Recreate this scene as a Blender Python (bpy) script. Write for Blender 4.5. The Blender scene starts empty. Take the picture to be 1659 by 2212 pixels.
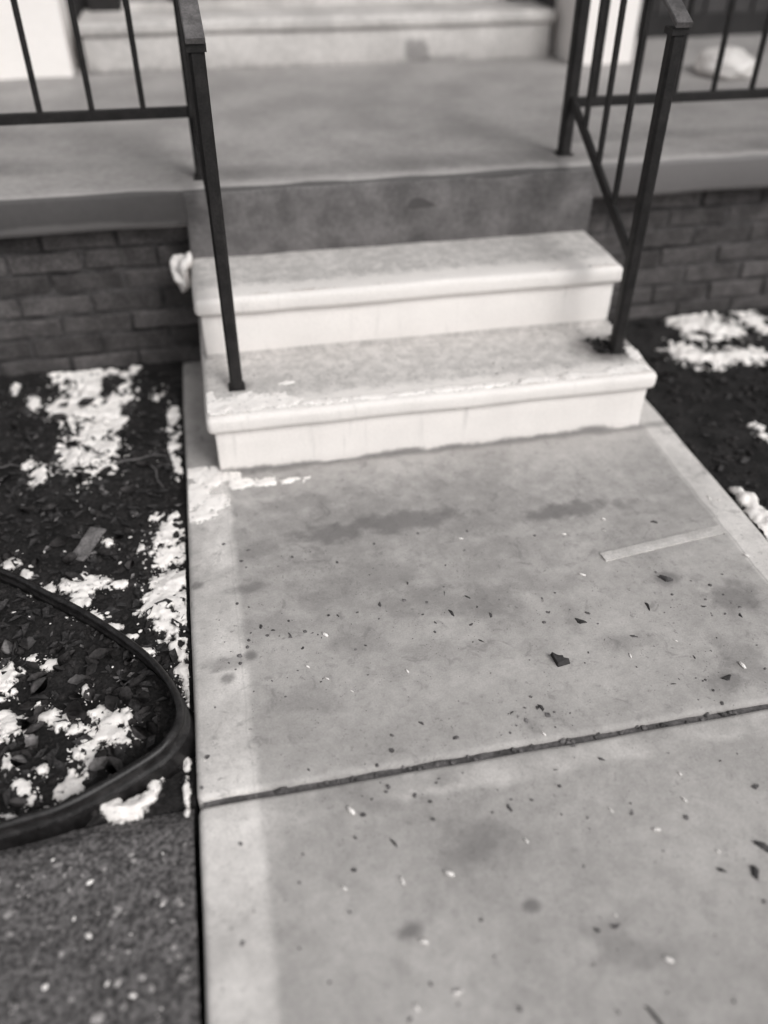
import bpy, bmesh, math, random
from mathutils import Vector, Matrix, noise
random.seed(7)

# ------------------------------------------------------------------ camera
CAM = Vector((0.0603, -1.8535, 1.3058)); PITCH, YAW, ROLL = map(math.radians, (38.4947, 11.6768, 0.2435))
FPX = 1818.5                                     # focal length in pixels of a 1659 x 2212 frame
fwd = Vector((math.sin(YAW)*math.cos(PITCH), math.cos(YAW)*math.cos(PITCH), -math.sin(PITCH)))
rt0 = Vector((math.cos(YAW), -math.sin(YAW), 0)); up0 = rt0.cross(fwd)
rt = rt0*math.cos(ROLL) + up0*math.sin(ROLL); up = up0*math.cos(ROLL) - rt0*math.sin(ROLL)
S = bpy.context.scene
C = bpy.data.collections.new('scene'); S.collection.children.link(C)
cd = bpy.data.cameras.new('camera'); cam = bpy.data.objects.new('camera', cd); C.objects.link(cam)
cam.matrix_world = Matrix(((rt.x, up.x, -fwd.x, CAM.x), (rt.y, up.y, -fwd.y, CAM.y), (rt.z, up.z, -fwd.z, CAM.z), (0, 0, 0, 1)))
cd.sensor_fit = 'HORIZONTAL'; cd.sensor_width = 36; cd.lens = 36*FPX/1659
cd.clip_start = 0.05; cd.clip_end = 500
cd.dof.use_dof = True; cd.dof.focus_distance = 1.75; cd.dof.aperture_fstop = 1.25
S.camera = cam
S.render.resolution_x, S.render.resolution_y = 768, 1024

# ------------------------------------------------------------------ sky and sun (overcast)
SUN_EL, SUN_AZ = math.radians(42), math.radians(152)       # azimuth clockwise from +Y
w = bpy.data.worlds.new('World'); S.world = w; w.use_nodes = True
nt = w.node_tree; nt.nodes.clear()
sk = nt.nodes.new('ShaderNodeTexSky'); sk.sky_type = 'NISHITA'; sk.sun_disc = False
sk.sun_elevation = SUN_EL; sk.sun_rotation = SUN_AZ; sk.dust_density = 4; sk.ozone_density = 0.5
hs = nt.nodes.new('ShaderNodeHueSaturation'); hs.inputs['Saturation'].default_value = 0.06
bg = nt.nodes.new('ShaderNodeBackground'); bg.inputs[1].default_value = 0.12
wo = nt.nodes.new('ShaderNodeOutputWorld')
nt.links.new(sk.outputs[0], hs.inputs['Color']); nt.links.new(hs.outputs[0], bg.inputs[0]); nt.links.new(bg.outputs[0], wo.inputs[0])
sl = bpy.data.lights.new('sun', 'SUN'); sl.energy = 1.4; sl.angle = math.radians(24); sl.color = (1, 0.985, 0.96)
so = bpy.data.objects.new('sun', sl); C.objects.link(so)
sd = Vector((math.sin(SUN_AZ)*math.cos(SUN_EL), math.cos(SUN_AZ)*math.cos(SUN_EL), math.sin(SUN_EL)))
so.rotation_euler = sd.to_track_quat('Z', 'Y').to_euler(); so.location = (2, -4, 6)
S.view_settings.view_transform = 'Standard'; S.view_settings.look = 'None'
S.view_settings.gamma = 1; S.view_settings.use_curve_mapping = False
S.view_settings.exposure = 0.0

# ------------------------------------------------------------------ measured sizes (metres)
W = 1.1885; R1 = 0.1783; R2 = 0.3601; H = 0.5596; D1 = 0.3007; YP = 0.5729
OV = 0.0157; NT = 0.05; YJ = -0.9772; XL = -0.0888; XR = 1.2784; SB = 0.1093
YB = 2.12; ZB = 0.744; YW = 2.47

def ray(u, v): return fwd + rt*((u-829.5)/FPX) + up*((1106-v)/FPX)
def onz(u, v, z=0.0):
    d = ray(u, v); p = CAM + d*((z-CAM.z)/d.z); return p
def ony(u, v, y):
    d = ray(u, v); return CAM + d*((y-CAM.y)/d.y)

# ------------------------------------------------------------------ materials
def newmat(name):
    m = bpy.data.materials.new(name); m.use_nodes = True
    n = m.node_tree.nodes; b = n['Principled BSDF']; return m, n, m.node_tree.links, b
class NB:                                                    # small node helper
    def __init__(s, n, l): s.n, s.l = n, l
    def val(s, x, sock):
        if hasattr(x, 'links') or isinstance(x, bpy.types.NodeSocket): s.l.new(x, sock)
        else: sock.default_value = x
    def math(s, op, a, b=0.0, clamp=False):
        k = s.n.new('ShaderNodeMath'); k.operation = op; k.use_clamp = clamp
        s.val(a, k.inputs[0]); s.val(b, k.inputs[1]); return k.outputs[0]
    def noise(s, vec, scale, detail=4, rough=0.55, dist=0.0):
        k = s.n.new('ShaderNodeTexNoise'); s.l.new(vec, k.inputs['Vector'])
        k.inputs['Scale'].default_value = scale; k.inputs['Detail'].default_value = detail
        k.inputs['Roughness'].default_value = rough; k.inputs['Distortion'].default_value = dist; return k.outputs['Fac']
    def mr(s, x, a, b, c, d, smooth=True):
        k = s.n.new('ShaderNodeMapRange'); k.interpolation_type = 'SMOOTHSTEP' if smooth else 'LINEAR'
        s.l.new(x, k.inputs['Value'])
        for i, q in zip(('From Min', 'From Max', 'To Min', 'To Max'), (a, b, c, d)): k.inputs[i].default_value = q
        return k.outputs['Result']
    def mix(s, f, a, b, mode='MIX'):
        k = s.n.new('ShaderNodeMix'); k.data_type = 'RGBA'; k.blend_type = mode
        s.val(f, k.inputs[0]); s.val(a, k.inputs[6]); s.val(b, k.inputs[7]); return k.outputs[2]
    def vmath(s, op, a, b):
        k = s.n.new('ShaderNodeVectorMath'); k.operation = op
        s.val(a, k.inputs[0]); s.val(b, k.inputs[1]); return k
    def bump(s, h, strength, dist, nrm=None):
        k = s.n.new('ShaderNodeBump'); k.inputs['Strength'].default_value = strength; k.inputs['Distance'].default_value = dist
        s.l.new(h, k.inputs['Height'])
        if nrm: s.l.new(nrm, k.inputs['Normal'])
        return k.outputs[0]
def g(v, warm=0.0):                                          # near-neutral greys: the photograph is monochrome with a faint warm cast
    k = max(0.0, 1-v/.4); return (v*(1.03+.02*k+warm), v*.985, v*(.955+.045*k-warm*.5), 1)

def basic(name, col, rough=0.7, scale=12, amp=0.35, fine=120, famp=0.15, bump=0.3, bdist=0.004, rnd=0.0, metal=0.0, extra=None, tint=0.0, local=False):
    m, n, l, b = newmat(name); k = NB(n, l)
    if local:
        tc = n.new('ShaderNodeTexCoord'); pos = tc.outputs['Object']
    else:
        pos = n.new('ShaderNodeNewGeometry').outputs['Position']
    n1 = k.noise(pos, scale, 5, 0.6); n2 = k.noise(pos, fine, 3, 0.6)
    f = k.math('MULTIPLY', k.mr(n1, 0.3, 0.7, 1-amp, 1+amp), k.mr(n2, 0.3, 0.7, 1-famp, 1+famp))
    if rnd:
        oi = n.new('ShaderNodeObjectInfo')
        f = k.math('MULTIPLY', f, k.mr(oi.outputs['Random'], 0, 1, 1-rnd, 1+rnd, False))
    c = k.mix(1.0, g(col, tint), f, 'MULTIPLY')
    if extra: c = extra(k, pos, c)
    l.new(c, b.inputs['Base Color']); b.inputs['Roughness'].default_value = rough; b.inputs['Metallic'].default_value = metal
    b.inputs['Specular IOR Level'].default_value = 0.3
    if bump:
        h = k.math('ADD', k.math('MULTIPLY', n1, 0.6), k.math('MULTIPLY', n2, 0.4))
        l.new(k.bump(h, bump, bdist), b.inputs['Normal'])
    return m

def ell(k, pos, x, y, rx, ry, nz, soft=0.5, ang=0.0):         # a stain with a wobbly outline
    d = k.vmath('SUBTRACT', pos, (x, y, 0)).outputs[0]
    mp = k.n.new('ShaderNodeVectorRotate'); mp.rotation_type = 'Z_AXIS'; k.l.new(d, mp.inputs['Vector']); mp.inputs['Angle'].default_value = -ang
    d = k.vmath('MULTIPLY', mp.outputs[0], (1/rx, 1/ry, 0)).outputs[0]
    ln = k.n.new('ShaderNodeVectorMath'); ln.operation = 'LENGTH'; k.l.new(d, ln.inputs[0])
    dd = k.math('ADD', ln.outputs['Value'], k.math('MULTIPLY', k.math('SUBTRACT', nz, 0.5), 2.2))
    return k.mr(dd, 1-soft, 1+soft, 1, 0)

STAINS = [(1010, 1130, .09, .03, .2), (640, 1090, .10, .035, .2), (1100, 1180, .14, .04, .14), (800, 1240, .13, .04, .13), (590, 1350, .07, .03, .16), (700, 1300, .08, .03, .12), (1180, 1260, .08, .03, .12), (960, 1420, .1, .04, .08), (1400, 1180, .1, .03, .1), (860, 1120, .48, .13, .15), (870, 1125, .15, .04, .42), (720, 1150, .10, .035, .36), (1230, 1100, .11, .028, .36), (560, 1185, .06, .03, .2),
          (1000, 1060, .12, .05, .14), (580, 1060, .05, .03, .12), (650, 1150, .1, .05, .12), (540, 1270, .04, .012, .26), (930, 1300, .10, .04, .16),
          (1050, 1300, .07, .05, .2), (1580, 1290, .05, .04, .28), (1600, 1420, .04, .05, .18), (1340, 1390, .05, .02, .16), (1060, 1240, .12, .05, .1), (780, 1390, .05, .03, .12),
          (660, 1510, .06, .03, .14), (1575, 1470, .03, .02, .3), (1030, 1830, .05, .035, .24), (830, 1700, .08, .03, .16),
          (885, 2010, .016, .011, .4), (1145, 1955, .013, .009, .35), (1560, 1000, .05, .03, .1), (735, 1105, .2, .07, .1), (1240, 1340, .015, .03, .2),
          (490, 1465, .014, .011, .4), (425, 1266, .013, .011, .45), (545, 1418, .012, .01, .35), (490, 1435, .03, .015, .25), (1440, 1252, .025, .016, .3), (1380, 2060, .05, .02, .14), (1300, 2010, .03, .02, .14)]
def concrete_walk():
    m, n, l, b = newmat('walk_concrete'); k = NB(n, l)
    pos = n.new('ShaderNodeNewGeometry').outputs['Position']
    sx = n.new('ShaderNodeSeparateXYZ'); l.new(pos, sx.inputs[0]); X, Y = sx.outputs['X'], sx.outputs['Y']
    n1 = k.noise(pos, 3.2, 5, 0.55, 0.4); n2 = k.noise(pos, 19, 5, 0.6); n3 = k.noise(pos, 260, 2, 0.6); n4 = k.noise(pos, 8, 3, 0.5); n5 = k.noise(pos, 55, 3, 0.6)
    f = k.math('MULTIPLY', k.mr(n1, 0.3, 0.7, 0.86, 1.12), k.mr(n2, 0.25, 0.75, 0.92, 1.08))
    f = k.math('MULTIPLY', f, k.mr(n3, 0.25, 0.75, 0.92, 1.08))
    f = k.math('MULTIPLY', f, k.mr(n5, 0.60, 0.74, 1.0, 0.80))
    f = k.math('MULTIPLY', f, k.mr(k.noise(pos, 42, 4, .7, .6), 0.3, 0.7, 0.93, 1.07))
    vo = n.new('ShaderNodeTexVoronoi'); vo.inputs['Scale'].default_value = 130; l.new(pos, vo.inputs['Vector'])          # pits and dark aggregate
    pit = k.math('MULTIPLY', k.mr(vo.outputs['Distance'], 0.10, 0.24, 1, 0), k.mr(k.noise(pos, 24, 3), .50, .66, 0, .5))
    f = k.math('MULTIPLY', f, k.math('SUBTRACT', 1.0, pit))
    base = k.mix(1.0, g(0.385), f, 'MULTIPLY')
    # smooth trowelled border bands, paler than the broomed field
    wob = k.math('MULTIPLY', k.math('SUBTRACT', n4, 0.5), 0.02)
    xw = k.math('ADD', X, wob)
    left = k.mr(xw, 0.008, 0.030, 1, 0); right = k.mr(xw, XR-0.095, XR-0.080, 0, 1)
    yw = k.math('ADD', Y, k.math('MULTIPLY', k.math('SUBTRACT', n1, 0.5), 0.10))
    band = k.math('MULTIPLY', k.mr(yw, -1.055, -1.035, 0, 1), k.mr(Y, -1.0, -0.98, 1, 0))
    band = k.math('MULTIPLY', band, k.mr(k.noise(pos, 5, 2), 0.42, 0.6, 0.15, 1.0))
    patchy = k.mr(n1, 0.32, 0.62, 0.5, 1.0)
    e = k.math('MAXIMUM', k.math('MULTIPLY', left, patchy), k.math('MULTIPLY', right, 0.8))
    e = k.math('MAXIMUM', e, k.math('MULTIPLY', band, 0.75))
    c = k.mix(k.math('MULTIPLY', e, 0.85), base, k.mix(1.0, g(0.68), f, 'MULTIPLY'))
    # narrow dark line where border meets field
    dl = k.math('MULTIPLY', k.mr(k.math('ABSOLUTE', k.math('SUBTRACT', xw, XR-0.083)), 0.0008, 0.0030, 1, 0), 0.35)
    dl2 = k.math('MULTIPLY', k.mr(k.math('ABSOLUTE', k.math('SUBTRACT', xw, 0.010)), 0.0008, 0.0030, 1, 0), k.mr(Y, -0.99, -0.97, 0, 0.13))
    c = k.mix(k.math('MAXIMUM', dl, dl2), c, g(0.10))
    # dirt stains
    tot = None
    for (u, v, rx, ry, s) in STAINS:
        p = onz(u, v); q = k.math('MULTIPLY', ell(k, pos, p.x, p.y, rx*1.15, ry*1.15, n2, 0.6), min(.62, s*1.75))
        tot = q if tot is None else k.math('MAXIMUM', tot, q)
    c = k.mix(tot, c, g(0.09))
    # scuffed dirt, thicker on the slab by the steps
    slab1 = k.mr(Y, YJ-.01, YJ+.01, .45, 1.0)
    d1 = k.math('MULTIPLY', k.mr(k.noise(pos, 17, 4, .65, 1.2), .56, .70, 0, .34), slab1)
    d2 = k.math('MULTIPLY', k.math('MULTIPLY', k.mr(k.noise(pos, 75, 3, .6, .5), .62, .70, 0, .5), k.mr(k.noise(pos, 6, 3), .45, .6, 0, 1)), slab1)
    c = k.mix(k.math('MAXIMUM', d1, d2), c, g(.11))
    side_dark = k.math('MULTIPLY', k.mr(k.math('ADD', Y, k.math('MULTIPLY', k.math('SUBTRACT', n2, 0.5), 0.05)), 0.02, 0.035, 0, 0.42), k.mr(X, 0.3, 0.5, 1, 0))  # darker strip of walk beside the bottom step
    c = k.mix(side_dark, c, g(0.09))
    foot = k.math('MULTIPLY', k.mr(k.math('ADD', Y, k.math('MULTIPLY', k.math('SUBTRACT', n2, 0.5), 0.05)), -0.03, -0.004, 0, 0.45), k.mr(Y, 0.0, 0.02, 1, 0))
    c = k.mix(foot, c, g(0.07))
    l.new(c, b.inputs['Base Color']); b.inputs['Roughness'].default_value = 0.82; b.inputs['Specular IOR Level'].default_value = 0.25
    h = k.math('ADD', k.math('MULTIPLY', n3, 0.35), k.math('ADD', k.math('MULTIPLY', n2, 0.5), k.math('MULTIPLY', n5, 0.3)))
    l.new(k.bump(h, 0.35, 0.004), b.inputs['Normal'])
    return m

def step_paint():
    m, n, l, b = newmat('worn_white_paint'); k = NB(n, l)
    pos = n.new('ShaderNodeNewGeometry').outputs['Position']
    sx = n.new('ShaderNodeSeparateXYZ'); l.new(pos, sx.inputs[0]); X, Y, Z = sx.outputs
    n1 = k.noise(pos, 5, 5, 0.6); n2 = k.noise(pos, 30, 5, 0.65); n3 = k.noise(pos, 200, 3, 0.6)
    f = k.math('MULTIPLY', k.mr(n1, 0.3, 0.7, 0.95, 1.03), k.mr(n3, 0.25, 0.75, 0.95, 1.04))
    c = k.mix(1.0, g(0.76, 0.004), f, 'MULTIPLY')
    # paint walked thin on the treads behind the nosing
    def tread(y0, y1, z):
        a = k.math('MULTIPLY', k.mr(k.math('ADD', Y, k.math('MULTIPLY', k.math('SUBTRACT', n2, 0.5), 0.06)), y0, y0+0.05, 0, 1), k.mr(Z, z-0.006, z-0.002, 0, 1))
        return k.math('MULTIPLY', a, k.mr(Z, z+0.012, z+0.016, 1, 0))
    t = k.math('MAXIMUM', tread(0.035, 0, R1), tread(D1+0.035, 0, R2))
    t = k.math('MULTIPLY', t, k.mr(n2, 0.3, 0.65, 0.45, 1.0))
    c = k.mix(t, c, k.mix(1.0, g(0.47), f, 'MULTIPLY'))
    # rust and grime round the post bases, grime along the foot of the bottom riser
    for (x, y, r, s) in ((1.115, .15, .085, .9), (.08, .13, .03, .55)):
        e = k.math('MULTIPLY', ell(k, pos, x, y, r, r*.8, n2, .6), k.mr(Z, 0.16, 0.17, 0, s))
        e = k.math('MULTIPLY', e, k.mr(Z, 0.2, 0.21, 1, 0)); c = k.mix(e, c, g(0.08, 0.03))
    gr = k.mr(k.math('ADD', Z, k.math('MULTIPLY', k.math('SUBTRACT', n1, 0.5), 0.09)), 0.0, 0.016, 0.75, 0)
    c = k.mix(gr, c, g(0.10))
    spk = k.math('MULTIPLY', k.mr(k.noise(pos, 120, 4, .7), .54, .68, 0, .62), k.math('ADD', k.math('MULTIPLY', t, .9), .10)); c = k.mix(spk, c, g(.16))
    vm = k.vmath('MULTIPLY', pos, (1, 1, .10)).outputs[0]
    drip = k.math('MULTIPLY', k.mr(k.noise(vm, 34, 4, .6), .56, .74, 0, .30), k.mr(n1, .4, .6, .2, 1)); c = k.mix(drip, c, g(.33))
    chips = k.math('MULTIPLY', k.mr(n2, 0.70, 0.74, 0, 0.55), k.mr(n1, 0.5, 0.6, 0, 1)); c = k.mix(chips, c, g(0.30))
    l.new(c, b.inputs['Base Color']); b.inputs['Roughness'].default_value = 0.7; b.inputs['Specular IOR Level'].default_value = 0.3
    l.new(k.bump(k.math('ADD', k.math('MULTIPLY', n2, 0.6), k.math('MULTIPLY', n3, 0.3)), 0.35, 0.004), b.inputs['Normal'])
    return m

def porch_extra(k, pos, c):
    sx = k.n.new('ShaderNodeSeparateXYZ'); k.l.new(pos, sx.inputs[0]); X, Y, Z = sx.outputs
    n1 = k.noise(pos, 3, 5, .6); n2 = k.noise(pos, 22, 4, .6)
    yy = k.math('ADD', Y, k.math('MULTIPLY', k.math('SUBTRACT', n2, .5), .05))
    worn = k.math('MULTIPLY', k.mr(yy, YP+0.045, YP+0.015, 0, .55), k.mr(Z, H-.012, H-.004, 0, 1))       # nosing worn to bare concrete
    c = k.mix(worn, c, g(.33))
    dirt = k.math('MULTIPLY', k.math('MULTIPLY', k.mr(yy, YP+.03, YP+.06, 0, 1), k.mr(yy, YP+.10, YP+.22, .5, 0)), k.mr(X, 0.0, .1, 0, 1))
    c = k.mix(k.math('MULTIPLY', dirt, k.mr(n1, .35, .6, .3, 1)), c, g(.10))
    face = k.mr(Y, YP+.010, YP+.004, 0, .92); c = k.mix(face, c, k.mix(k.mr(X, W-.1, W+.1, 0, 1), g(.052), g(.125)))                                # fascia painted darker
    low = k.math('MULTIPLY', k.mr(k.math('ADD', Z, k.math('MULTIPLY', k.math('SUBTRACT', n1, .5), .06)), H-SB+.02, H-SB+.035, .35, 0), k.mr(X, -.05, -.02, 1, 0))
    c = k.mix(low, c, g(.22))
    return c

M = {}
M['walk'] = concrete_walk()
M['joint'] = basic('joint_dirt', 0.10, .9, 30, .4, 150, .3, .5)
M['strip'] = basic('pale_mortar', 0.50, .85, 20, .12, 200, .12, .3)
M['white'] = step_paint()
M['porch'] = basic('grey_porch_paint', 0.31, .6, 4, .16, 60, .10, .2, extra=porch_extra)
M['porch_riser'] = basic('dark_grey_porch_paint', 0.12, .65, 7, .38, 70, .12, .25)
M['brick'] = basic('dark_brick', 0.066, .85, 14, .32, 110, .25, .5, .004, rnd=.30, tint=.02)
M['mortar'] = basic('dark_mortar', 0.050, .95, 11, .55, 160, .3, .6)
M['soil'] = basic('dark_soil', 0.015, .95, 14, .45, 130, .5, .9, .01, tint=.02)
M['clod'] = basic('soil_clod', 0.022, .95, 30, .5, 200, .4, .6, .004, tint=.03)
M['litter'] = basic('leaf_litter', 0.032, .9, 40, .6, 200, .4, .3)
M['litter_pale'] = basic('pale_litter', 0.13, .9, 40, .7, 200, .4, .3)
M['asphalt'] = basic('asphalt', 0.100, .9, 10, .2, 120, .65, .8, .008)
M['gravel'] = basic('pale_gravel', 0.23, .8, 70, .75, 300, .2, .2)
M['edging'] = basic('black_rubber', 0.020, .38, 45, .45, 220, .4, .15, .002)
M['iron'] = basic('black_painted_iron', 0.014, .55, 25, .35, 180, .3, .25, .002, tint=.03)
M['rail_cap'] = basic('grey_iron', 0.10, .5, 25, .35, 180, .2, .25, .002)  # paler grey for handrails, top rails and the door handle
M['vinyl'] = basic('white_vinyl', 0.86, .5, 3, .03, 60, .02, .05)
def doorstep_extra(k, pos, c):
    sx = k.n.new('ShaderNodeSeparateXYZ'); k.l.new(pos, sx.inputs[0]); nn = k.noise(pos, 25, 4)
    zz = k.math('ADD', sx.outputs['Z'], k.math('MULTIPLY', k.math('SUBTRACT', nn, .5), .05))
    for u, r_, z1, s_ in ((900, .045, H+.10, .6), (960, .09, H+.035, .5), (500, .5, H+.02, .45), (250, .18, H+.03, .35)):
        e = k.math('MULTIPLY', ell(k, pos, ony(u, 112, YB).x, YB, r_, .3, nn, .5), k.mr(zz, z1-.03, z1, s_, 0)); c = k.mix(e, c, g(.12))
    return c
M['doorstep'] = basic('pale_concrete', 0.50, .8, 4, .16, 50, .12, .3, extra=doorstep_extra)
M['wall'] = basic('charcoal_boards', 0.045, .75, 8, .25, 90, .2, .2)
M['wall_dark'] = basic('black_base_board', 0.020, .8, 8, .25, 90, .2, .2)
M['door'] = basic('grey_door', 0.20, .5, 5, .1, 60, .05, .05)
M['bag'] = basic('white_plastic', 0.66, .4, 20, .08, 80, .05, .1)
M['leaf'] = basic('dead_leaf', 0.055, .75, 30, .35, 140, .25, .3, rnd=.45, tint=.02)
M['leaf_pale'] = basic('pale_dead_leaf', 0.17, .75, 30, .3, 140, .2, .3, rnd=.3)
M['leaf_dark'] = basic('wet_leaf_scrap', 0.060, .7, 40, .4, 140, .2, .3, rnd=.6)
M['bark'] = basic('grey_bark', 0.12, .85, 25, .4, 120, .3, .5)
M['twig'] = basic('twig', 0.10, .8, 40, .4, 150, .2, .4)
M['grit'] = basic('dark_grit', 0.11, .8, 60, .6, 200, .2, .2)
def snow_mat(thin=False):
    m, n, l, b = newmat('thin_snow' if thin else 'snow'); k = NB(n, l); pos = n.new('ShaderNodeNewGeometry').outputs['Position']
    n1 = k.noise(pos, 35, 5, .65); n2 = k.noise(pos, 260, 3, .6)
    n3 = k.noise(pos, 60, 5, .7); c = k.mix(k.mr(n2, .60, .74, 0, .35), g(.90, .002), g(.45)); c = k.mix(k.mr(n3, .54, .74, 0, .8), c, g(.14)); c = k.mix(k.mr(k.noise(pos, 14, 4, .6), .45, .75, 0, .28), c, g(.45))
    l.new(c, b.inputs['Base Color'])
    b.inputs['Roughness'].default_value = .6; b.inputs['Subsurface Weight'].default_value = .25
    b.inputs['Subsurface Radius'].default_value = (.006, .006, .006); b.inputs['Subsurface Scale'].default_value = 1.0
    l.new(k.bump(k.math('ADD', k.math('MULTIPLY', n1, .7), k.math('MULTIPLY', n2, .3)), .6, .006), b.inputs['Normal'])
    if thin:                                                   # slush thins out to bare ground at its margin
        at = n.new('ShaderNodeAttribute'); at.attribute_name = 'depth'
        al = k.mr(k.math('ADD', at.outputs['Fac'], k.math('MULTIPLY', k.math('SUBTRACT', k.noise(pos, 170, 4, .7), .5), .55)), -.02, .30, 0, 1)
        l.new(al, b.inputs['Alpha'])
    return m
M['snow'] = snow_mat(); M['thin_snow'] = snow_mat(True)

# ------------------------------------------------------------------ object helpers
def link(name, me, mt, parent=None, loc=(0, 0, 0)):
    o = bpy.data.objects.new(name, me); C.objects.link(o)
    if mt is not None and not me.materials: me.materials.append(M[mt])
    o.location = loc; o.parent = parent; return o
def obj(name, bm, mt, parent=None, smooth=False, loc=(0, 0, 0)):
    me = bpy.data.meshes.new(name); bm.normal_update(); bm.to_mesh(me); bm.free()
    if smooth:
        for p in me.polygons: p.use_smooth = True
    return link(name, me, mt, parent, loc)
def tag(o, label=None, cat=None, group=None, kind=None):
    if label: o['label'] = label
    if cat: o['category'] = cat
    if group: o['group'] = group
    if kind: o['kind'] = kind
    return o
def empty(name, loc=(0, 0, 0)):
    o = bpy.data.objects.new(name, None); C.objects.link(o); o.location = loc; o.empty_display_size = .1; return o
def nz(v, s, seed=0.0): return noise.noise(Vector(v)*s + Vector((seed, seed*1.7, seed*.3)))
def bx(bm, x0, x1, y0, y1, z0, z1):
    v = [bm.verts.new(p) for p in ((x0, y0, z0), (x1, y0, z0), (x1, y1, z0), (x0, y1, z0), (x0, y0, z1), (x1, y0, z1), (x1, y1, z1), (x0, y1, z1))]
    for f in ((3, 2, 1, 0), (4, 5, 6, 7), (0, 1, 5, 4), (1, 2, 6, 5), (2, 3, 7, 6), (3, 0, 4, 7)): bm.faces.new([v[i] for i in f])
def rough_box(x0, x1, y0, y1, z0, z1, bev=.004, seg=2, cut=0.0, amp=0.0, nscale=8, seed=0.0):
    bm = bmesh.new(); bx(bm, x0, x1, y0, y1, z0, z1)
    if cut:
        for ax, a, b in ((0, x0, x1), (1, y0, y1), (2, z0, z1)):
            k = int((b-a)/cut)
            for i in range(1, k):
                co = [0, 0, 0]; no = [0, 0, 0]; co[ax] = a+(b-a)*i/k; no[ax] = 1
                bmesh.ops.bisect_plane(bm, geom=bm.verts[:]+bm.edges[:]+bm.faces[:], plane_co=co, plane_no=no)
    if bev:
        ed = [e for e in bm.edges if len(e.link_faces) == 2 and e.calc_face_angle(0) > .5]
        bmesh.ops.bevel(bm, geom=ed, offset=bev, segments=seg, profile=.5, affect='EDGES', clamp_overlap=True)
    if amp:
        for v in bm.verts:
            v.co += noise.noise_vector(v.co*nscale+Vector((seed,)*3))*amp + noise.noise_vector(v.co*nscale*5+Vector((seed,)*3))*amp*.35
    return bm
def bar(bm, p, q, wx, wy, up_hint=Vector((0, 0, 1))):
    p, q = Vector(p), Vector(q); d = (q-p).normalized(); s = d.cross(up_hint)
    if s.length < 1e-3: s = d.cross(Vector((0, 1, 0)))
    s.normalize(); t = s.cross(d).normalized(); c = min(wx, wy)*.18
    prof = [(wx/2-c, wy/2), (-wx/2+c, wy/2), (-wx/2, wy/2-c), (-wx/2, -wy/2+c), (-wx/2+c, -wy/2), (wx/2-c, -wy/2), (wx/2, -wy/2+c), (wx/2, wy/2-c)]
    A = [bm.verts.new(p+s*a+t*b) for a, b in prof]; B = [bm.verts.new(q+s*a+t*b) for a, b in prof]
    for i in range(8): bm.faces.new((A[i], A[(i+1) % 8], B[(i+1) % 8], B[i]))
    bm.faces.new(A[::-1]); bm.faces.new(B); bmesh.ops.recalc_face_normals(bm, faces=bm.faces[:])

# ------------------------------------------------------------------ ground
def bed_z(x, y):
    z = -.032 + .012*nz((x, y, 0), 4, 3) + .008*nz((x, y, 1), 17, 5) + .004*nz((x, y, 2), 55, 9)
    z += .03*max(0, 1-abs(y-.68)/.35)                       # soil heaped against the brick base
    if y < -.955: z = min(z, -.045)
    return min(z, .02)
def grid_mesh(x0, x1, y0, y1, s, zf):
    nx, ny = max(2, int((x1-x0)/s)), max(2, int((y1-y0)/s)); vs = []; fs = []
    for j in range(ny+1):
        for i in range(nx+1):
            x, y = x0+(x1-x0)*i/nx, y0+(y1-y0)*j/ny; vs.append((x, y, zf(x, y)))
    for j in range(ny):
        for i in range(nx):
            a = j*(nx+1)+i; fs.append((a, a+1, a+nx+2, a+nx+1))
    me = bpy.data.meshes.new('grid'); me.from_pydata(vs, [], fs); me.update(); me.shade_smooth(); return me
gm = bpy.data.meshes.new('ground'); gm.from_pydata([(-150, -150, -.09), (150, -150, -.09), (150, 150, -.09), (-150, 150, -.09)], [], [(0, 1, 2, 3)])
tag(link('ground', gm, 'soil'), kind='structure')
tag(link('garden_bed_left', grid_mesh(-1.9, XL-.004, -1.02, .70, .009, bed_z), 'soil'), kind='structure')
tag(link('garden_bed_right', grid_mesh(XR+.004, 3.2, -1.9, .72, .012, bed_z), 'soil'), kind='structure')
def asph_z(x, y): return -.022 + .0035*nz((x, y, 0), 45, 2) + .0035*nz((x, y, 0), 110, 4) + .006*nz((x, y, 0), 5, 4) - max(0, (y+1.0))*.5
tag(link('asphalt_path', grid_mesh(-1.9, XL-.008, -2.3, -.962, .006, asph_z), 'asphalt'), kind='structure')

# walkway: separate slabs with a sunk joint
wk = tag(empty('walkway', (0, 0, -.1)), kind='structure')
def child(o, p): o.parent = p; o.matrix_parent_inverse = Matrix.Translation(-p.location); return o
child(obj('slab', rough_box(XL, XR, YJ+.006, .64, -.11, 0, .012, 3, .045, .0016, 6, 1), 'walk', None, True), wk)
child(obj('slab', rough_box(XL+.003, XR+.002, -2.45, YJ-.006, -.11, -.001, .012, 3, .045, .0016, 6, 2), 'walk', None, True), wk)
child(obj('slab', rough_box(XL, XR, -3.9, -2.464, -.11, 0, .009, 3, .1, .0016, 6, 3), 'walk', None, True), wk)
child(obj('joint_filler', rough_box(XL+.01, XR-.01, YJ-.03, YJ+.03, -.08, -.010, 0, 1, .03, .004, 20), 'joint', None), wk)
a, b_ = onz(1302, 1205), onz(1562, 1143)
bm = bmesh.new(); d = (b_-a).normalized(); nrm = Vector((-d.y, d.x, 0))
N = 14; ringsv = []
for i in range(N+1):
    p = a.lerp(b_, i/N); hw = .0135+.0015*nz((i*.7, 0, 0), 1)
    ringsv.append([bm.verts.new(p+nrm*t*hw*(1 if h else 1.12)+Vector((0, 0, h))) for t, h in ((-1, -.002), (-1, .0032), (0, .0042), (1, .0032), (1, -.002))])
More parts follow.
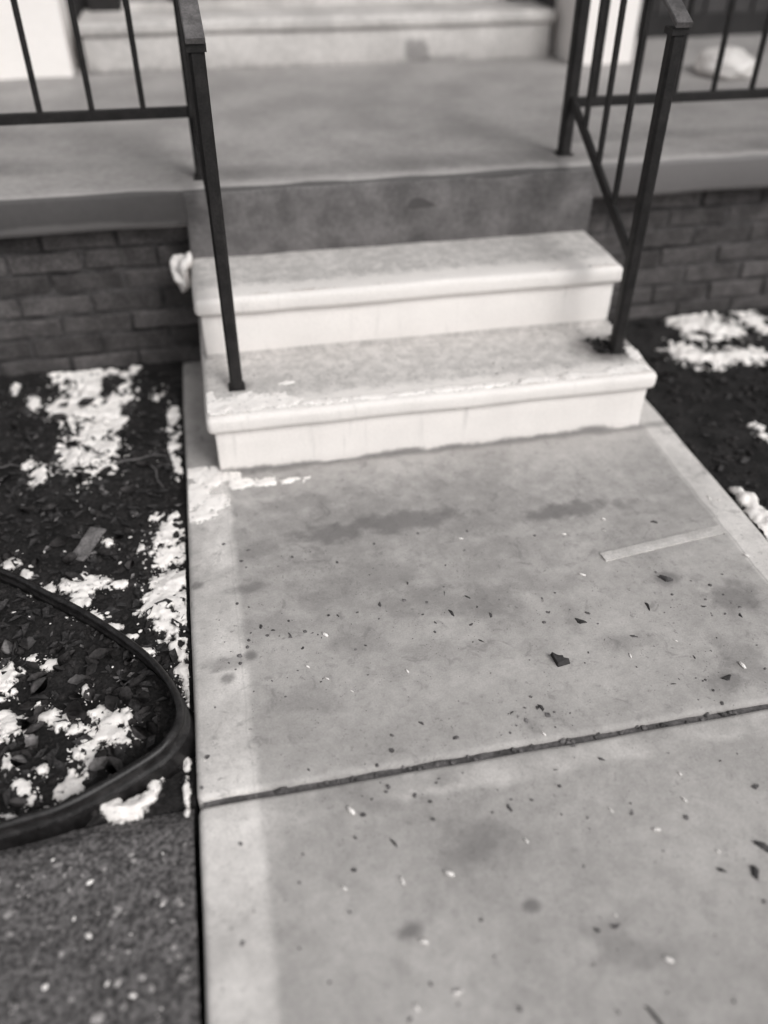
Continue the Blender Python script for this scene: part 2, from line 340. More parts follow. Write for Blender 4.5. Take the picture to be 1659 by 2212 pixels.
for i in range(N):
    for j in range(4): bm.faces.new((ringsv[i][j], ringsv[i+1][j], ringsv[i+1][j+1], ringsv[i][j+1]))
bm.faces.new(ringsv[0][::-1]); bm.faces.new(ringsv[-1]); bmesh.ops.recalc_face_normals(bm, faces=bm.faces[:])
child(obj('mortar_strip', bm, 'strip'), wk)

# ------------------------------------------------------------------ porch with brick base
po = empty('porch', (0.6, 1.5, -.05))
tag(po, 'grey painted concrete porch floor on a dark brick base', 'porch')
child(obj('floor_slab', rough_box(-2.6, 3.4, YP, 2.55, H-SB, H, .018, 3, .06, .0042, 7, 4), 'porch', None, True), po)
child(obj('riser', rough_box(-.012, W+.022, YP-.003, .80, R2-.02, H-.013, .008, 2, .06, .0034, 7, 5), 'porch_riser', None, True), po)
child(obj('foundation', rough_box(.02, W-.02, .62, .9, -.09, R2, 0), 'mortar'), po)
YBK = YP+.085
bricks = [rough_box(-.1, .1, -.045, .045, -.028, .028, .007, 2, .034, .0042, 16, 11*i) for i in range(5)]
bmeshes = []
for i, q in enumerate(bricks):
    me = bpy.data.meshes.new('brick'); q.normal_update(); q.to_mesh(me); q.free(); me.materials.append(M['brick']); bmeshes.append(me)
half = []
for i in range(3):
    q = rough_box(-.046, .046, -.045, .045, -.028, .028, .007, 2, .034, .0042, 16, 7*i+3)
    me = bpy.data.meshes.new('brick'); q.normal_update(); q.to_mesh(me); q.free(); me.materials.append(M['brick']); half.append(me)
def brick_wall(x0, x1, right_aligned):
    wl = child(obj('brick_wall', rough_box(x0, x1, YBK+.007, YBK+.2, -.09, H-SB-.001, 0), 'mortar'), po)
    zt = H-SB-.012; c = 0
    while zt > -.12:
        zc = zt-.0285; off = .105*(c % 2)
        n_ = int((x1-x0)/.21)+2
        for i in range(n_):
            xc = (x1-.102-off-.21*i) if right_aligned else (x0+.102+off+.21*i)
            if xc-.1 < x0-.03 or xc+.1 > x1+.03: continue
            o = link('brick', random.choice(bmeshes), None, wl, (xc+random.uniform(-.002, .002), YBK+.045+random.uniform(-.005, .005), zc+random.uniform(-.0015, .0015)))
            o.rotation_euler = (random.uniform(-.015, .015), random.uniform(-.012, .012), random.uniform(-.012, .012))
        if off:
            xe = (x1-.0485) if right_aligned else (x0+.0485)
            link('brick', random.choice(half), None, wl, (xe, YBK+.045+random.uniform(-.002, .002), zc))
        zt -= .0665; c += 1
brick_wall(-1.75, -.012, True); brick_wall(W+.026, 2.85, False)

# ------------------------------------------------------------------ steps
st = empty('front_steps', (W/2, .3, 0)); tag(st, 'two white painted concrete steps with rounded nosings and worn treads', 'steps')
child(obj('riser', rough_box(0, W, 0, YP+.03, -.02, R1-NT+.004, .006, 2, .05, .0036, 6, 21), 'white', None, True), st)
child(obj('tread', rough_box(-OV, W+OV, -OV-.006, YP+.03, R1-NT, R1, .016, 4, .05, .0036, 6, 22), 'white', None, True), st)
child(obj('riser', rough_box(0, W, D1, YP+.028, R1-.01, R2-NT+.004, .006, 2, .05, .0036, 6, 23), 'white', None, True), st)
child(obj('tread', rough_box(-OV, W+OV, D1-OV-.006, YP+.026, R2-NT, R2, .016, 4, .05, .0036, 6, 24), 'white', None, True), st)

# ------------------------------------------------------------------ house front
ds = empty('door_step', (.62, 2.3, H)); tag(ds, 'long pale concrete step in front of the house door', 'step')
child(obj('block', rough_box(-.36, 1.62, YB, YW+.03, H-.004, ZB-.05, .008, 2, .08, .003, 5, 31), 'doorstep', None, True), ds)
child(obj('tread', rough_box(-.375, 1.635, YB-.018, YW+.03, ZB-.052, ZB, .018, 4, .08, .003, 5, 32), 'doorstep', None, True), ds)
def pilaster(x0, x1, y0, label):
    e = empty('porch_column', ((x0+x1)/2, y0+.14, H)); tag(e, label, 'column', 'white columns either side of the door step')
    child(obj('shaft', rough_box(x0, x1, y0, y0+.28, H-.004, H+2.3, .006, 2), 'vinyl', None), e)
    child(obj('capital', rough_box(x0-.02, x1+.02, y0-.02, y0+.30, H+2.2, H+2.302, .006, 2), 'vinyl', None), e)
pilaster(-.735, -.418, 2.085, 'white square column beside the left porch railing')
pilaster(1.665, 1.93, 1.93, 'white square column behind the right stair railing')
hw = empty('house_wall', (.6, YW+.1, 0)); tag(hw, 'charcoal house wall of vertical boards behind the porch', 'wall')
child(obj('wall_core', rough_box(-3, 4, YW+.03, YW+.2, -.1, 3.2, 0), 'wall'), hw)
bd = []
for i in range(2):
    q = rough_box(-.056, .056, 0, .022, H+.10, 3.1, .005, 1); me = bpy.data.meshes.new('board'); q.to_mesh(me); q.free(); me.materials.append(M['wall']); bd.append(me)
x = -2.9
while x < 3.9:
    if not (-.34 < x < 1.6): child(link('board', bd[0], None, None, (x, YW+.009, 0)), hw)
    x += .128
child(obj('base_board', rough_box(1.64, 4, YW-.005, YW+.03, H-.004, H+.10, .004, 1), 'wall_dark'), hw)
child(obj('base_board', rough_box(-3, -.38, YW-.005, YW+.03, H-.004, H+.10, .004, 1), 'wall_dark'), hw)
dr = empty('house_door', (.62, YW, ZB)); tag(dr, 'grey house door in a dark frame above the pale door step', 'door')
child(obj('leaf', rough_box(-.20, 1.50, YW-.02, YW+.028, ZB+.03, 2.8, .004, 1), 'door'), dr)
child(obj('sill', rough_box(-.20, 1.50, YW-.05, YW+.028, ZB-.003, ZB+.028, .005, 2), 'doorstep'), dr)
for xa, xb in ((-.335, -.21), (1.51, 1.62)):
    child(obj('jamb', rough_box(xa, xb, YW-.07, YW+.03, ZB-.003, 2.85, .005, 2), 'iron'), dr)
child(obj('stile', rough_box(.0, .045, YW-.06, YW-.018, ZB+.029, 2.8, .004, 1), 'iron'), dr)
child(obj('handle', rough_box(1.38, 1.42, YW-.07, YW-.018, 1.72, 1.86, .008, 2), 'rail_cap'), dr)

# ------------------------------------------------------------------ railings
YR = .665; XN0, XN1 = .072, 1.138; YN = .128; ZR = .715
def post(e, x, y, z0, z1, s=.034, cap=True, name='post'):
    bm = bmesh.new(); bar(bm, (x, y, z0), (x, y, z1), s, s, Vector((0, 1, 0))); child(obj(name, bm, 'iron'), e)
    f = child(obj('foot_plate', rough_box(x-s*.66, x+s*.66, y-s*.66, y+s*.66, z0-.002, z0+.005, .002, 1), 'iron'), e)
    if cap: child(obj('cap', rough_box(x-s*.62, x+s*.62, y-s*.62, y+s*.62, z1-.002, z1+.012, .004, 2), 'iron'), e)
def hrail(e, p, q, wx, wy, name, mt='iron'):
    bm = bmesh.new(); bar(bm, p, q, wx, wy); return child(obj(name, bm, mt), e)
def bal(e, x, y, z0, z1, s=.0145):
    bm = bmesh.new(); bar(bm, (x, y, z0), (x, y, z1), s, s, Vector((0, 1, 0))); child(obj('baluster', bm, 'iron'), e)
ZT = 1.27
lp = empty('porch_railing', (-.7, YR, H)); tag(lp, 'black iron porch railing above the brick wall beside the garden hose edging'.replace('hose ', ''), 'railing', 'black iron railings')
post(lp, .050, YR, H, ZT+.02, .036); post(lp, -1.72, YR, H, ZT+.02, .036)
hrail(lp, (-1.70, YR, .737), (.034, YR, .733), .016, .028, 'bottom_rail'); hrail(lp, (-1.70, YR, ZT), (.034, YR, ZT), .04, .016, 'top_rail', 'rail_cap')
for i in range(12): bal(lp, -.083-.1325*i, YR, .741, ZT-.006)
rp = empty('porch_railing', (1.9, YR, H)); tag(rp, 'black iron porch railing running past the white bag and charcoal wall', 'railing', 'black iron railings')
post(rp, 1.142, YR+.02, H, ZT+.02, .036); post(rp, 2.95, YR+.02, H, ZT+.02, .036)
hrail(rp, (1.158, YR+.02, .706), (2.93, YR+.02, .706), .016, .028, 'bottom_rail'); hrail(rp, (1.158, YR+.02, ZT), (2.93, YR+.02, ZT), .04, .016, 'top_rail', 'rail_cap')
for i in range(13): bal(rp, 1.215+.128*i, YR+.02, .712, ZT-.006)
def stair_rail(xn, xp, yp, label):
    e = empty('stair_railing', (xn, .3, R1)); tag(e, label, 'railing', 'black iron railings')
    post(e, xn, YN, R1, .972, .033, True, 'newel_post')
    k0 = Vector((xp, yp-.018, .715)); k1 = Vector((xn, YN+.016, .448))
    hrail(e, k0, k1, .014, .030, 'bottom_rail')
    h0 = Vector((xp, yp-.018, ZT-.01)); h1 = Vector((xn, YN-.03, .992))
    hrail(e, h0, h1, .040, .012, 'handrail', 'rail_cap')
    for t in (.22, .46, .72): 
        p = k0.lerp(k1, t); q = h0.lerp(h1, t); bal(e, p.x, p.y, p.z+.012, q.z-.004)
    return e
stair_rail(XN0, .050, YR, 'black iron stair railing whose post stands in snow on the bottom step')
stair_rail(XN1, 1.142, YR+.02, 'black iron stair railing whose post stands in a rust stain on the bottom step')

# white bag on the porch
bm = bmesh.new(); bmesh.ops.create_icosphere(bm, subdivisions=4, radius=1)
bc = (onz(1508, 178, H)+onz(1622, 176, H))/2
for v in bm.verts:
    n_ = v.co.copy(); q = 1+.16*nz(n_, 1.6, 2)+.06*nz(n_, 5, 4)+.05*abs(nz(n_, 9, 6))
    v.co = Vector((n_.x*.115*q, n_.y*.13*q, max(-.035, n_.z*.06*q)+.035))
bo = obj('plastic_bag', bm, 'bag', None, True, (bc.x+.065, bc.y+.13, H+.0005)); tag(bo, 'white crumpled plastic bag lying on the porch floor behind the railing', 'bag')

# ------------------------------------------------------------------ black garden edging strip
cz = lambda i: .014 if i < 4 else (.036 if 5 <= i <= 7 else .026)
cpx = ((0, 1232), (100, 1281), (200, 1334), (300, 1402), (352, 1455), (382, 1505), (388, 1550), (365, 1598), (310, 1645), (150, 1735), (0, 1785))
ctrl = [(-2.3, .75, -.06), (-1.6, .42, -.05), (-1.1, .10, .010), (-.75, -.14, .014)] + [tuple(onz(u, v, cz(i)).xy)+(cz(i),) for i, (u, v) in enumerate(cpx)] + [(-.7, -1.03, .026), (-1.2, -1.04, .02), (-1.8, -1.05, .01), (-2.4, -1.05, 0)]
pts = []
for i in range(1, len(ctrl)-2):
    p0, p1, p2, p3 = [Vector(c) for c in ctrl[i-1:i+3]]
    for k in range(10):
        t = k/10; pts.append(.5*((2*p1)+(p2-p0)*t+(2*p0-5*p1+4*p2-p3)*t*t+(3*p1-p0-3*p2+p3)*t**3))
def prof():
    o = []
    for k in range(11):                                    # bead
        a_ = math.radians(-60+k*30*1.0); o.append((.0088*math.cos(a_), .0088*math.sin(a_)))
    return o
sec = [(.003, -.0075), (.007, -.004), (.0085, .001), (.006, .0065), (0, .0088), (-.006, .0065), (-.0085, .001), (-.007, -.004), (-.003, -.0075),
       (-.003, -.026), (-.0065, -.030), (-.0065, -.036), (-.003, -.040), (-.004, -.075), (.012, -.078), (.012, -.081), (-.006, -.081), (.003, -.070), (.003, -.040), (.0065, -.036), (.0065, -.030), (.003, -.026)]
sec = sec[:13]+[(-.003, -.080), (.003, -.080)]+sec[18:]
bm = bmesh.new(); prev = None; first = None
for i, p in enumerate(pts):
    t = (pts[min(i+1, len(pts)-1)]-pts[max(i-1, 0)]).xy.normalized(); nn = Vector((t.y, -t.x))
    top = p.z+.003*nz((i*.05, 0, 0), 1.5)
    turn = max(0, 1-((p.xy-Vector((-.11, -.82))).length/.22))      # the bend leans outwards
    lean = .08+.30*turn
    ring = []
    for a_, b2 in sec:
        a_, b2 = a_*.8, b2*(.8 if b2 > -.05 else 1.0)
        off = a_ + b2*(-lean)*-1.0*-1.0
        ring.append(bm.verts.new((p.x+nn.x*(a_-b2*lean*-1), p.y+nn.y*(a_-b2*lean*-1), top+b2)))
    if prev:
        for k in range(len(sec)): bm.faces.new((prev[k], prev[(k+1) % len(sec)], ring[(k+1) % len(sec)], ring[k]))
    else: first = ring
    prev = ring
bm.faces.new(first[::-1]); bm.faces.new(prev); bmesh.ops.recalc_face_normals(bm, faces=bm.faces[:])
tag(obj('garden_edging', bm, 'edging', None, True), 'black rubber edging strip bent round the leafy corner of the bed', 'edging')

# ------------------------------------------------------------------ snow
def snow(name, blobs, zf, label, thick=.007, res=.0045, holes=(), xlim=(-9, 9), ylim=(-9, 9), amp=.75, ns=38, edge=.0):
    xs = [b[0] for b in blobs]; R_ = max(max(b[2], b[3]) for b in blobs)
    x0, x1 = max(min(xs)-R_*1.5, xlim[0]), min(max(xs)+R_*1.5, xlim[1]); ys = [b[1] for b in blobs]
    y0, y1 = max(min(ys)-R_*1.5, ylim[0]), min(max(ys)+R_*1.5, ylim[1])
    nx, ny = int((x1-x0)/res)+1, int((y1-y0)/res)+1
    cache = {}
    def mk(x, y):
        m = -1
        for (bx_, by_, rx, ry) in blobs:
            dx, dy = (x-bx_)/rx, (y-by_)/ry
            if abs(dx) < 1.8 and abs(dy) < 1.8: m = max(m, 1-math.sqrt(dx*dx+dy*dy))
        if m > -1:
            m += .10+amp*(nz((x, y, 0), ns, 1)*.6+nz((x, y, 3), ns*2.7, 2)*.6+nz((x, y, 5), ns*5, 2)*.35+nz((x, y, 3), ns*.4, 5)*.35)
            for (hx, hy, rx, ry) in holes:
                dd = 1-math.hypot((x-hx)/rx, (y-hy)/ry)
                if dd > 0: m -= 2.2*dd
        return m
    vid = {}; vs = []; fs = []; dep = []
    def vert(i, j):
        if (i, j) in vid: return vid[(i, j)]
        x, y = x0+i*res, y0+j*res; m = cache.setdefault((i, j), mk(x, y))
        h = thick*(min(1, max(0, m)*1.8))**.7*(1+.4*nz((x, y, 7), 40, 3)+.2*nz((x, y, 9), 120, 3)) if m > 0 else -.004
        vid[(i, j)] = len(vs); dep.append(m); vs.append((x+res*.3*nz((x, y, 1), 300), y+res*.3*nz((x, y, 2), 300), zf(x, y)+max(h, -.004))); return vid[(i, j)]
    for j in range(ny-1):
        for i in range(nx-1):
            if max(cache.setdefault((a_, b2), mk(x0+a_*res, y0+b2*res)) for a_, b2 in ((i, j), (i+1, j), (i, j+1), (i+1, j+1))) > 0:
                fs.append((vert(i, j), vert(i+1, j), vert(i+1, j+1), vert(i, j+1)))
    me = bpy.data.meshes.new(name); me.from_pydata(vs, [], fs); me.update(); me.shade_smooth()
    me.attributes.new('depth', 'FLOAT', 'POINT').data.foreach_set('value', dep)
    return tag(link(name, me, 'thin_snow'), label, 'snow', None, 'stuff')
def px_blobs(lst, z=-.02):
    out = []
    for it in lst:
        u, v, r = it[:3]; rv = it[3] if len(it) > 3 else r
        p = onz(u, v, z); rx = (onz(u+r, v, z)-p).length; ry = (onz(u, v-rv, z)-p).length; out.append((p.x, p.y, rx, ry))
    return out
bed_snow = [(150, 790, 36), (190, 805, 40), (220, 780, 24), (243, 772, 16), (205, 850, 60), (245, 862, 36), (168, 872, 32), (215, 905, 34), (200, 940, 34), (228, 962, 26), (190, 985, 42), (232, 985, 28), (150, 968, 26), (150, 1005, 22), (190, 1018, 14),
    (292, 800, 13), (338, 853, 11), (74, 875, 13), (128, 882, 20), (252, 905, 20, 14), (88, 1020, 22), (35, 850, 9), (110, 800, 14), (58, 1000, 12),
    (372, 900, 12, 30), (378, 960, 14, 30), (383, 1000, 10, 25), (365, 1150, 36), (382, 1180, 24), (350, 1195, 26), (360, 1250, 40), (392, 1240, 22), (342, 1300, 36), (380, 1300, 34), (372, 1340, 34), (385, 1395, 26), (400, 1440, 20), (405, 1480, 12, 30), (305, 1180, 10), (334, 1113, 10), (234, 1170, 14, 8)]
snow('snow_patches', px_blobs(bed_snow), bed_z, 'patchy white snow on the dark soil below the brick wall', .009, .0042, px_blobs([(238, 838, 30), (215, 792, 14), (395, 1215, 12), (378, 1150, 10), (240, 985, 9), (390, 1385, 10)]), xlim=(-1.2, XL-.006), ylim=(-.84, .64), amp=1.1)
loop_snow = [(20, 1212, 22, 14), (55, 1240, 16, 10), (100, 1272, 30, 10), (150, 1265, 26, 18), (185, 1262, 36, 22), (215, 1252, 26, 12), (255, 1262, 34, 9), (170, 1300, 22, 22), (205, 1330, 30, 10), (240, 1352, 26, 9), (280, 1372, 20, 8), (320, 1400, 20, 8)]
snow('snow_patches', px_blobs(loop_snow), bed_z, 'band of white snow along the outside of the black edging', .010, .0042, px_blobs([(245, 1300, 34, 22)]), xlim=(-1.2, XL-.006), ylim=(-.68, .2))
in_snow = [(8, 1462, 28), (68, 1414, 14, 9), (108, 1424, 22, 9), (180, 1482, 16), (235, 1565, 42), (222, 1528, 18), (262, 1545, 20), (195, 1600, 24), (270, 1590, 24, 16), (105, 1535, 20, 12), (135, 1550, 26, 14), (158, 1570, 14), (18, 1555, 32, 34), (80, 1510, 18, 8), (148, 1690, 32), (190, 1620, 20, 24), (205, 1640, 14), (48, 1702, 22), (64, 1725, 14), (92, 1655, 12), (115, 1745, 16, 9), (20, 1768, 28, 18), (60, 1580, 14), (165, 1625, 12), (20, 1640, 18, 14)]
snow('snow_patches', px_blobs(in_snow), bed_z, 'clumps of white snow among dead leaves inside the black edging', .010, .004, px_blobs([(258, 1560, 11)]), xlim=(-1.0, -.125), ylim=(-.985, -.3), amp=1.1)
lo_snow = [(238, 1735, 24), (262, 1755, 24, 16), (285, 1738, 24), (315, 1722, 26, 20), (332, 1695, 18, 22), (345, 1668, 14, 18), (402, 1700, 9, 36), (402, 1645, 10, 18), (402, 1745, 8, 14)]
snow('snow_patches', px_blobs(lo_snow), lambda x, y: max(bed_z(x, y), asph_z(x, y) if y < -.965 else -1), 'small drift of white snow between edging and asphalt', .012, .0042, xlim=(-1, XL-.006), ylim=(-1.06, -.80), amp=.5)
walk_snow = [(425, 1020, 34, 22), (455, 1035, 36, 22), (430, 1070, 36, 34), (465, 1085, 26, 26), (435, 1110, 34, 20), (520, 1045, 40, 12), (575, 1042, 40, 10), (625, 1038, 34, 8), (490, 1032, 34, 14)]
snow('snow_patches', px_blobs(walk_snow, 0), lambda x, y: -.0005, 'thin white snow on the walk at the bottom step corner', .005, .005, xlim=(XL+.006, 1), ylim=(-.3, .035), amp=.7, ns=34)
tread_snow = [(475, 880, 38, 20), (515, 873, 44, 22), (560, 868, 44, 22), (600, 866, 38, 20), (632, 868, 26, 10), (670, 870, 26, 7), (720, 868, 36, 7), (800, 858, 46, 7), (880, 850, 50, 6), (620, 828, 20, 5), (960, 842, 50, 6), (1060, 832, 60, 6), (1160, 822, 60, 7), (1260, 812, 60, 8), (1350, 800, 50, 10), (1385, 800, 24, 12), (1370, 765, 14, 16), (455, 870, 16, 26)]
snow('snow_patches', px_blobs(tread_snow, R1), lambda x, y: R1-.0005, 'thin white snow along the front of the bottom step', .005, .005, xlim=(-.009, W+.009), ylim=(-.006, .3), amp=.65, ns=34)
up_snow = [(470, 650, 40, 8), (560, 640, 50, 7), (680, 630, 70, 7), (820, 620, 80, 7), (960, 612, 80, 6), (1100, 600, 70, 7), (1220, 590, 70, 8), (1310, 580, 40, 9)]
snow('snow_patches', px_blobs(up_snow, R2), lambda x, y: R2-.0005, 'thin white snow along the front of the upper step', .0035, .005, xlim=(-.009, W+.009), ylim=(D1-.006, .5), amp=.55, ns=26)
r_snow = [(1460, 690, 30, 20), (1500, 705, 44, 26), (1535, 715, 36, 26), (1575, 718, 34, 16), (1625, 700, 26, 20), (1480, 760, 36, 16), (1540, 775, 50, 14), (1600, 765, 44, 14), (1640, 760, 30, 12), (1500, 735, 16), (1650, 930, 14, 20)]
snow('snow_patches', px_blobs(r_snow), bed_z, 'broken white snow on dark soil at the right brick base', .010, .006, px_blobs([(1560, 742, 26, 8), (1505, 742, 12, 8)]), xlim=(XR+.02, 3), ylim=(-.4, .64), amp=1.2)
e_snow = [(1590, 1068, 14, 14), (1612, 1088, 22, 20), (1640, 1120, 26, 26), (1655, 1150, 26, 20)]
snow('snow_patches', px_blobs(e_snow), lambda x, y: bed_z(x, y)+.012, 'white snow heaped along the far edge of the walk', .016, .006, xlim=(XR+.006, 3), ylim=(-1, .2), amp=.3)
# snow lump caught between upper step and brick wall
bm = bmesh.new(); bmesh.ops.create_icosphere(bm, subdivisions=4, radius=1)
p = ony(391, 588, .57)
for v in bm.verts:
    n_ = v.co.copy(); q = 1+.35*nz(n_, 1.5, 8)+.18*nz(n_, 4, 3)
    q = 1+.5*nz(n_, 1.3, 8)+.22*nz(n_, 2.6, 3)+.05*nz(n_, 8, 3); v.co = Vector((n_.x*.026*q*(1+.35*n_.z), n_.y*.05*q, n_.z*.052*q))
o = obj('snow_lump', bm, 'snow', None, True, (p.x+.004, .57, p.z)); tag(o, 'white snow lump caught between the upper step and brick wall', 'snow')

# ------------------------------------------------------------------ soil clods, litter, gravel, grit (uncountable)
def scatter(name, mt, label, cat, pts_, size, flat=.6, seed=0, sub=1):
    rnd = random.Random(seed); base = bmesh.new(); bmesh.ops.create_icosphere(base, subdivisions=sub, radius=1)
    bv = [v.co.copy() for v in base.verts]; bf = [[v.index for v in f.verts] for f in base.faces]; base.free()
    vs, fs = [], []
    for (x, y, z, sc) in pts_:
        s = size*sc; R_ = Matrix.Rotation(rnd.uniform(0, 6.28), 3, 'Z') @ Matrix.Rotation(rnd.uniform(-.5, .5), 3, 'X'); o_ = len(vs)
        ex, ey = rnd.uniform(.7, 1.4), rnd.uniform(.7, 1.2); sd_ = rnd.uniform(0, 50)
        for c in bv:
            q = c*(1+.45*noise.noise(c*1.7+Vector((sd_,)*3))); q = R_ @ Vector((q.x*ex*s, q.y*ey*s, q.z*s*flat)); vs.append((x+q.x, y+q.y, z+q.z+s*flat*.35))
        fs += [[i+o_ for i in f] for f in bf]
    me = bpy.data.meshes.new(name); me.from_pydata(vs, [], fs); me.update()
    return tag(link(name, me, mt), label, cat, None, 'stuff')
rn = random.Random(3)
def pick(n, x0, x1, y0, y1, zf, lo=.4, hi=1.6, p=2.0):
    out = []
    for _ in range(n):
        x, y = rn.uniform(x0, x1), rn.uniform(y0, y1); out.append((x, y, zf(x, y), lo+(hi-lo)*rn.random()**p))
    return out
scatter('soil_clods', 'clod', 'dark crumbly soil clods in the bed by the brick wall', 'soil', pick(2600, -1.1, XL-.012, -.96, .62, bed_z), .0065, .7, 1)
scatter('soil_clods', 'clod', 'dark crumbly soil clods in the bed past the walk', 'soil', pick(1800, XR+.012, 2.7, -.9, .62, bed_z), .008, .7, 2)
scatter('gravel', 'gravel', 'small pale stones set in the asphalt path', 'gravel', pick(1050, -.75, XL-.02, -1.75, -1.02, lambda x, y: asph_z(x, y)-.002, .35, 1.6, 3.8), .0060, .55, 3)
def litter(name, label, n, x0, x1, y0, y1, zf, s0, s1, mt, seed):
    rnd = random.Random(seed); vs, fs = [], []
    for _ in range(n):
        x, y = rnd.uniform(x0, x1), rnd.uniform(y0, y1); s = rnd.uniform(s0, s1); a_ = rnd.uniform(0, 6.28); z = zf(x, y)+.003; o_ = len(vs)
        ca, sa = math.cos(a_), math.sin(a_)
        for (px, py, pz) in ((-1, 0, rnd.uniform(0, .5)), (-.2, -.5, rnd.uniform(0, .6)), (.3, .45, rnd.uniform(0, .6)), (1, .05, rnd.uniform(0, .5)), (0, 0, .1)):
            vs.append((x+(px*ca-py*sa)*s, y+(px*sa+py*ca)*s, z+pz*s))
        fs += [(o_, o_+1, o_+4), (o_+1, o_+3, o_+4), (o_+3, o_+2, o_+4), (o_+2, o_, o_+4)]
    me = bpy.data.meshes.new(name); me.from_pydata(vs, [], fs); me.update(); return tag(link(name, me, mt), label, 'leaf litter', None, 'stuff')
litter('leaf_litter', 'fine dark leaf litter over the bed by the brick wall', 1700, -1.1, XL-.015, -.95, .6, bed_z, .006, .022, 'litter', 4)
litter('leaf_litter', 'pale crumbs of leaf scattered over the bed by the brick wall', 420, -1.1, XL-.015, -.95, .6, bed_z, .004, .013, 'litter_pale', 14)
litter('leaf_litter', 'fine dark leaf litter over the bed past the walk', 700, XR+.02, 2.6, -.9, .6, bed_z, .006, .02, 'litter', 5)
gp = []
CL = [(600, 1365, 45), (1000, 1310, 90), (1250, 1340, 60), (1560, 1290, 60), (900, 1300, 90), (1140, 1535, 50), (1560, 1450, 70), (640, 1480, 90), (520, 1420, 40), (850, 1700, 90), (620, 1170, 70)]
for i_ in range(340):
    u, v = rn.uniform(420, 1655), rn.uniform(1040, 2205)
    if i_ % 5 < 3: cu, cv, cs = rn.choice(CL); u, v = rn.gauss(cu, cs), rn.gauss(cv, cs*.6)
    p = onz(u, v)
    if XL+.01 < p.x < XR-.01 and abs(p.y-YJ) > .012: gp.append((p.x, p.y, 0, .3+1.1*rn.random()**3))
for _ in range(60): gp.append((rn.uniform(XL+.02, XR-.02), YJ+rn.uniform(-.006, .006), -.008, .6+rn.random()))
for _ in range(60): gp.append((rn.uniform(.02, W-.02), rn.uniform(.04, D1-.02), R1, .3+.6*rn.random()**2))
scatter('grit', 'grit', 'fine dark grit scattered over the walk and bottom step', 'grit', gp, .0038, .45, 6)
sp = []
for _ in range(34):  # long thin grains on the walk stand in for streaks of falling snow
    u, v = rn.uniform(430, 1655), rn.uniform(1060, 2200); p = onz(u, v)
    if XL+.01 < p.x < XR-.01 and abs(p.y-YJ) > .015: sp.append((p.x, p.y, 0, .5+.8*rn.random()**2))
for _ in range(130):
    x, y = rn.uniform(-.9, XL-.02), rn.uniform(-.95, .55); sp.append((x, y, bed_z(x, y)+.004, .3+.6*rn.random()**2))
for _ in range(60):
    x, y = rn.uniform(-.7, XL-.02), rn.uniform(-1.6, -1.02); sp.append((x, y, asph_z(x, y), .3+.7*rn.random()**2))
def dust(blobs, zf, n_, x_hi=9, x_lo=-9):
    for _ in range(n_):
        b0, b1, b2_, b3_ = rn.choice(blobs); a_ = rn.uniform(0, 6.28); d_ = rn.uniform(.5, 1.9); x, y = b0+b2_*d_*math.cos(a_), b1+b3_*d_*math.sin(a_)
        if x_lo < x < x_hi and -1.0 < y < .62: sp.append((x, y, zf(x, y)+.003, .15+.5*rn.random()**2.5))
dust(px_blobs(bed_snow), bed_z, 650, XL-.01); dust(px_blobs(loop_snow), bed_z, 140, XL-.01); dust(px_blobs(in_snow), bed_z, 420, -.15); dust(px_blobs(r_snow), bed_z, 300, 9, XR+.01)
def flakes(pts_):
    rnd = random.Random(9); base = bmesh.new(); bmesh.ops.create_icosphere(base, subdivisions=1, radius=1)
    bv = [v.co.copy() for v in base.verts]; bf = [[v.index for v in f.verts] for f in base.faces]; base.free(); vs, fs = [], []
    for (x, y, z, sc) in pts_:
        a_ = math.radians(-52+rnd.gauss(0, 30)); on_walk = x > XL; asp = rnd.uniform(.2, .38) if on_walk else rnd.uniform(.3, .75); L_ = (.0098 if on_walk else .008)*sc; w_ = L_*asp; a_ = a_ if on_walk else rnd.uniform(0, 6.28); ca, sa = math.cos(a_), math.sin(a_); o_ = len(vs)
        for c in bv: vs.append((x+c.x*L_*ca-c.y*w_*sa, y+c.x*L_*sa+c.y*w_*ca, z+(c.z+.8)*min(w_*.8, .003)))
        fs += [[i+o_ for i in f] for f in bf]
    me = bpy.data.meshes.new('snow_grains'); me.from_pydata(vs, [], fs); me.update(); me.shade_smooth()
    tag(link('snow_grains', me, 'snow'), 'tiny white snow grains over the bed, long ones on the walk standing in for falling snow', 'snow', None, 'stuff')
flakes(sp)

# ------------------------------------------------------------------ leaves, scraps, twigs (countable)
def leaf_mesh(L_, Wd, curl, seed, mt, tip=1.0):
    rnd = random.Random(seed); bm = bmesh.new(); rows = []; n_ = 6
    for i in range(n_+1):
        t = i/n_; wd = Wd*math.sin(math.pi*min(1, t*.92+.06))**.8*(1+rnd.uniform(-.15, .15)); row = []
        for s in (-1, -.5, 0, .5, 1):
            z = curl*L_*(.9*(t-.5)**2+.55*s*s*abs(wd)/Wd*.5)+rnd.uniform(-.01, .01)*L_-.02*L_*(s == 0)
            row.append(bm.verts.new((L_*(t-.5), wd*s*.5, z+.004)))
        rows.append(row)
    for i in range(n_):
        for j in range(4): bm.faces.new((rows[i][j], rows[i+1][j], rows[i+1][j+1], rows[i][j+1]))
    r = bmesh.ops.solidify(bm, geom=bm.faces[:], thickness=.0008)
    me = bpy.data.meshes.new('leaf'); bmesh.ops.recalc_face_normals(bm, faces=bm.faces[:]); bm.normal_update(); bm.to_mesh(me); bm.free(); me.materials.append(M[mt]); me.shade_smooth(); return me
LD = [leaf_mesh(.055, .034, .5, i, 'leaf') for i in range(5)]; LPm = [leaf_mesh(.05, .032, .45, 20+i, 'leaf_pale') for i in range(3)]
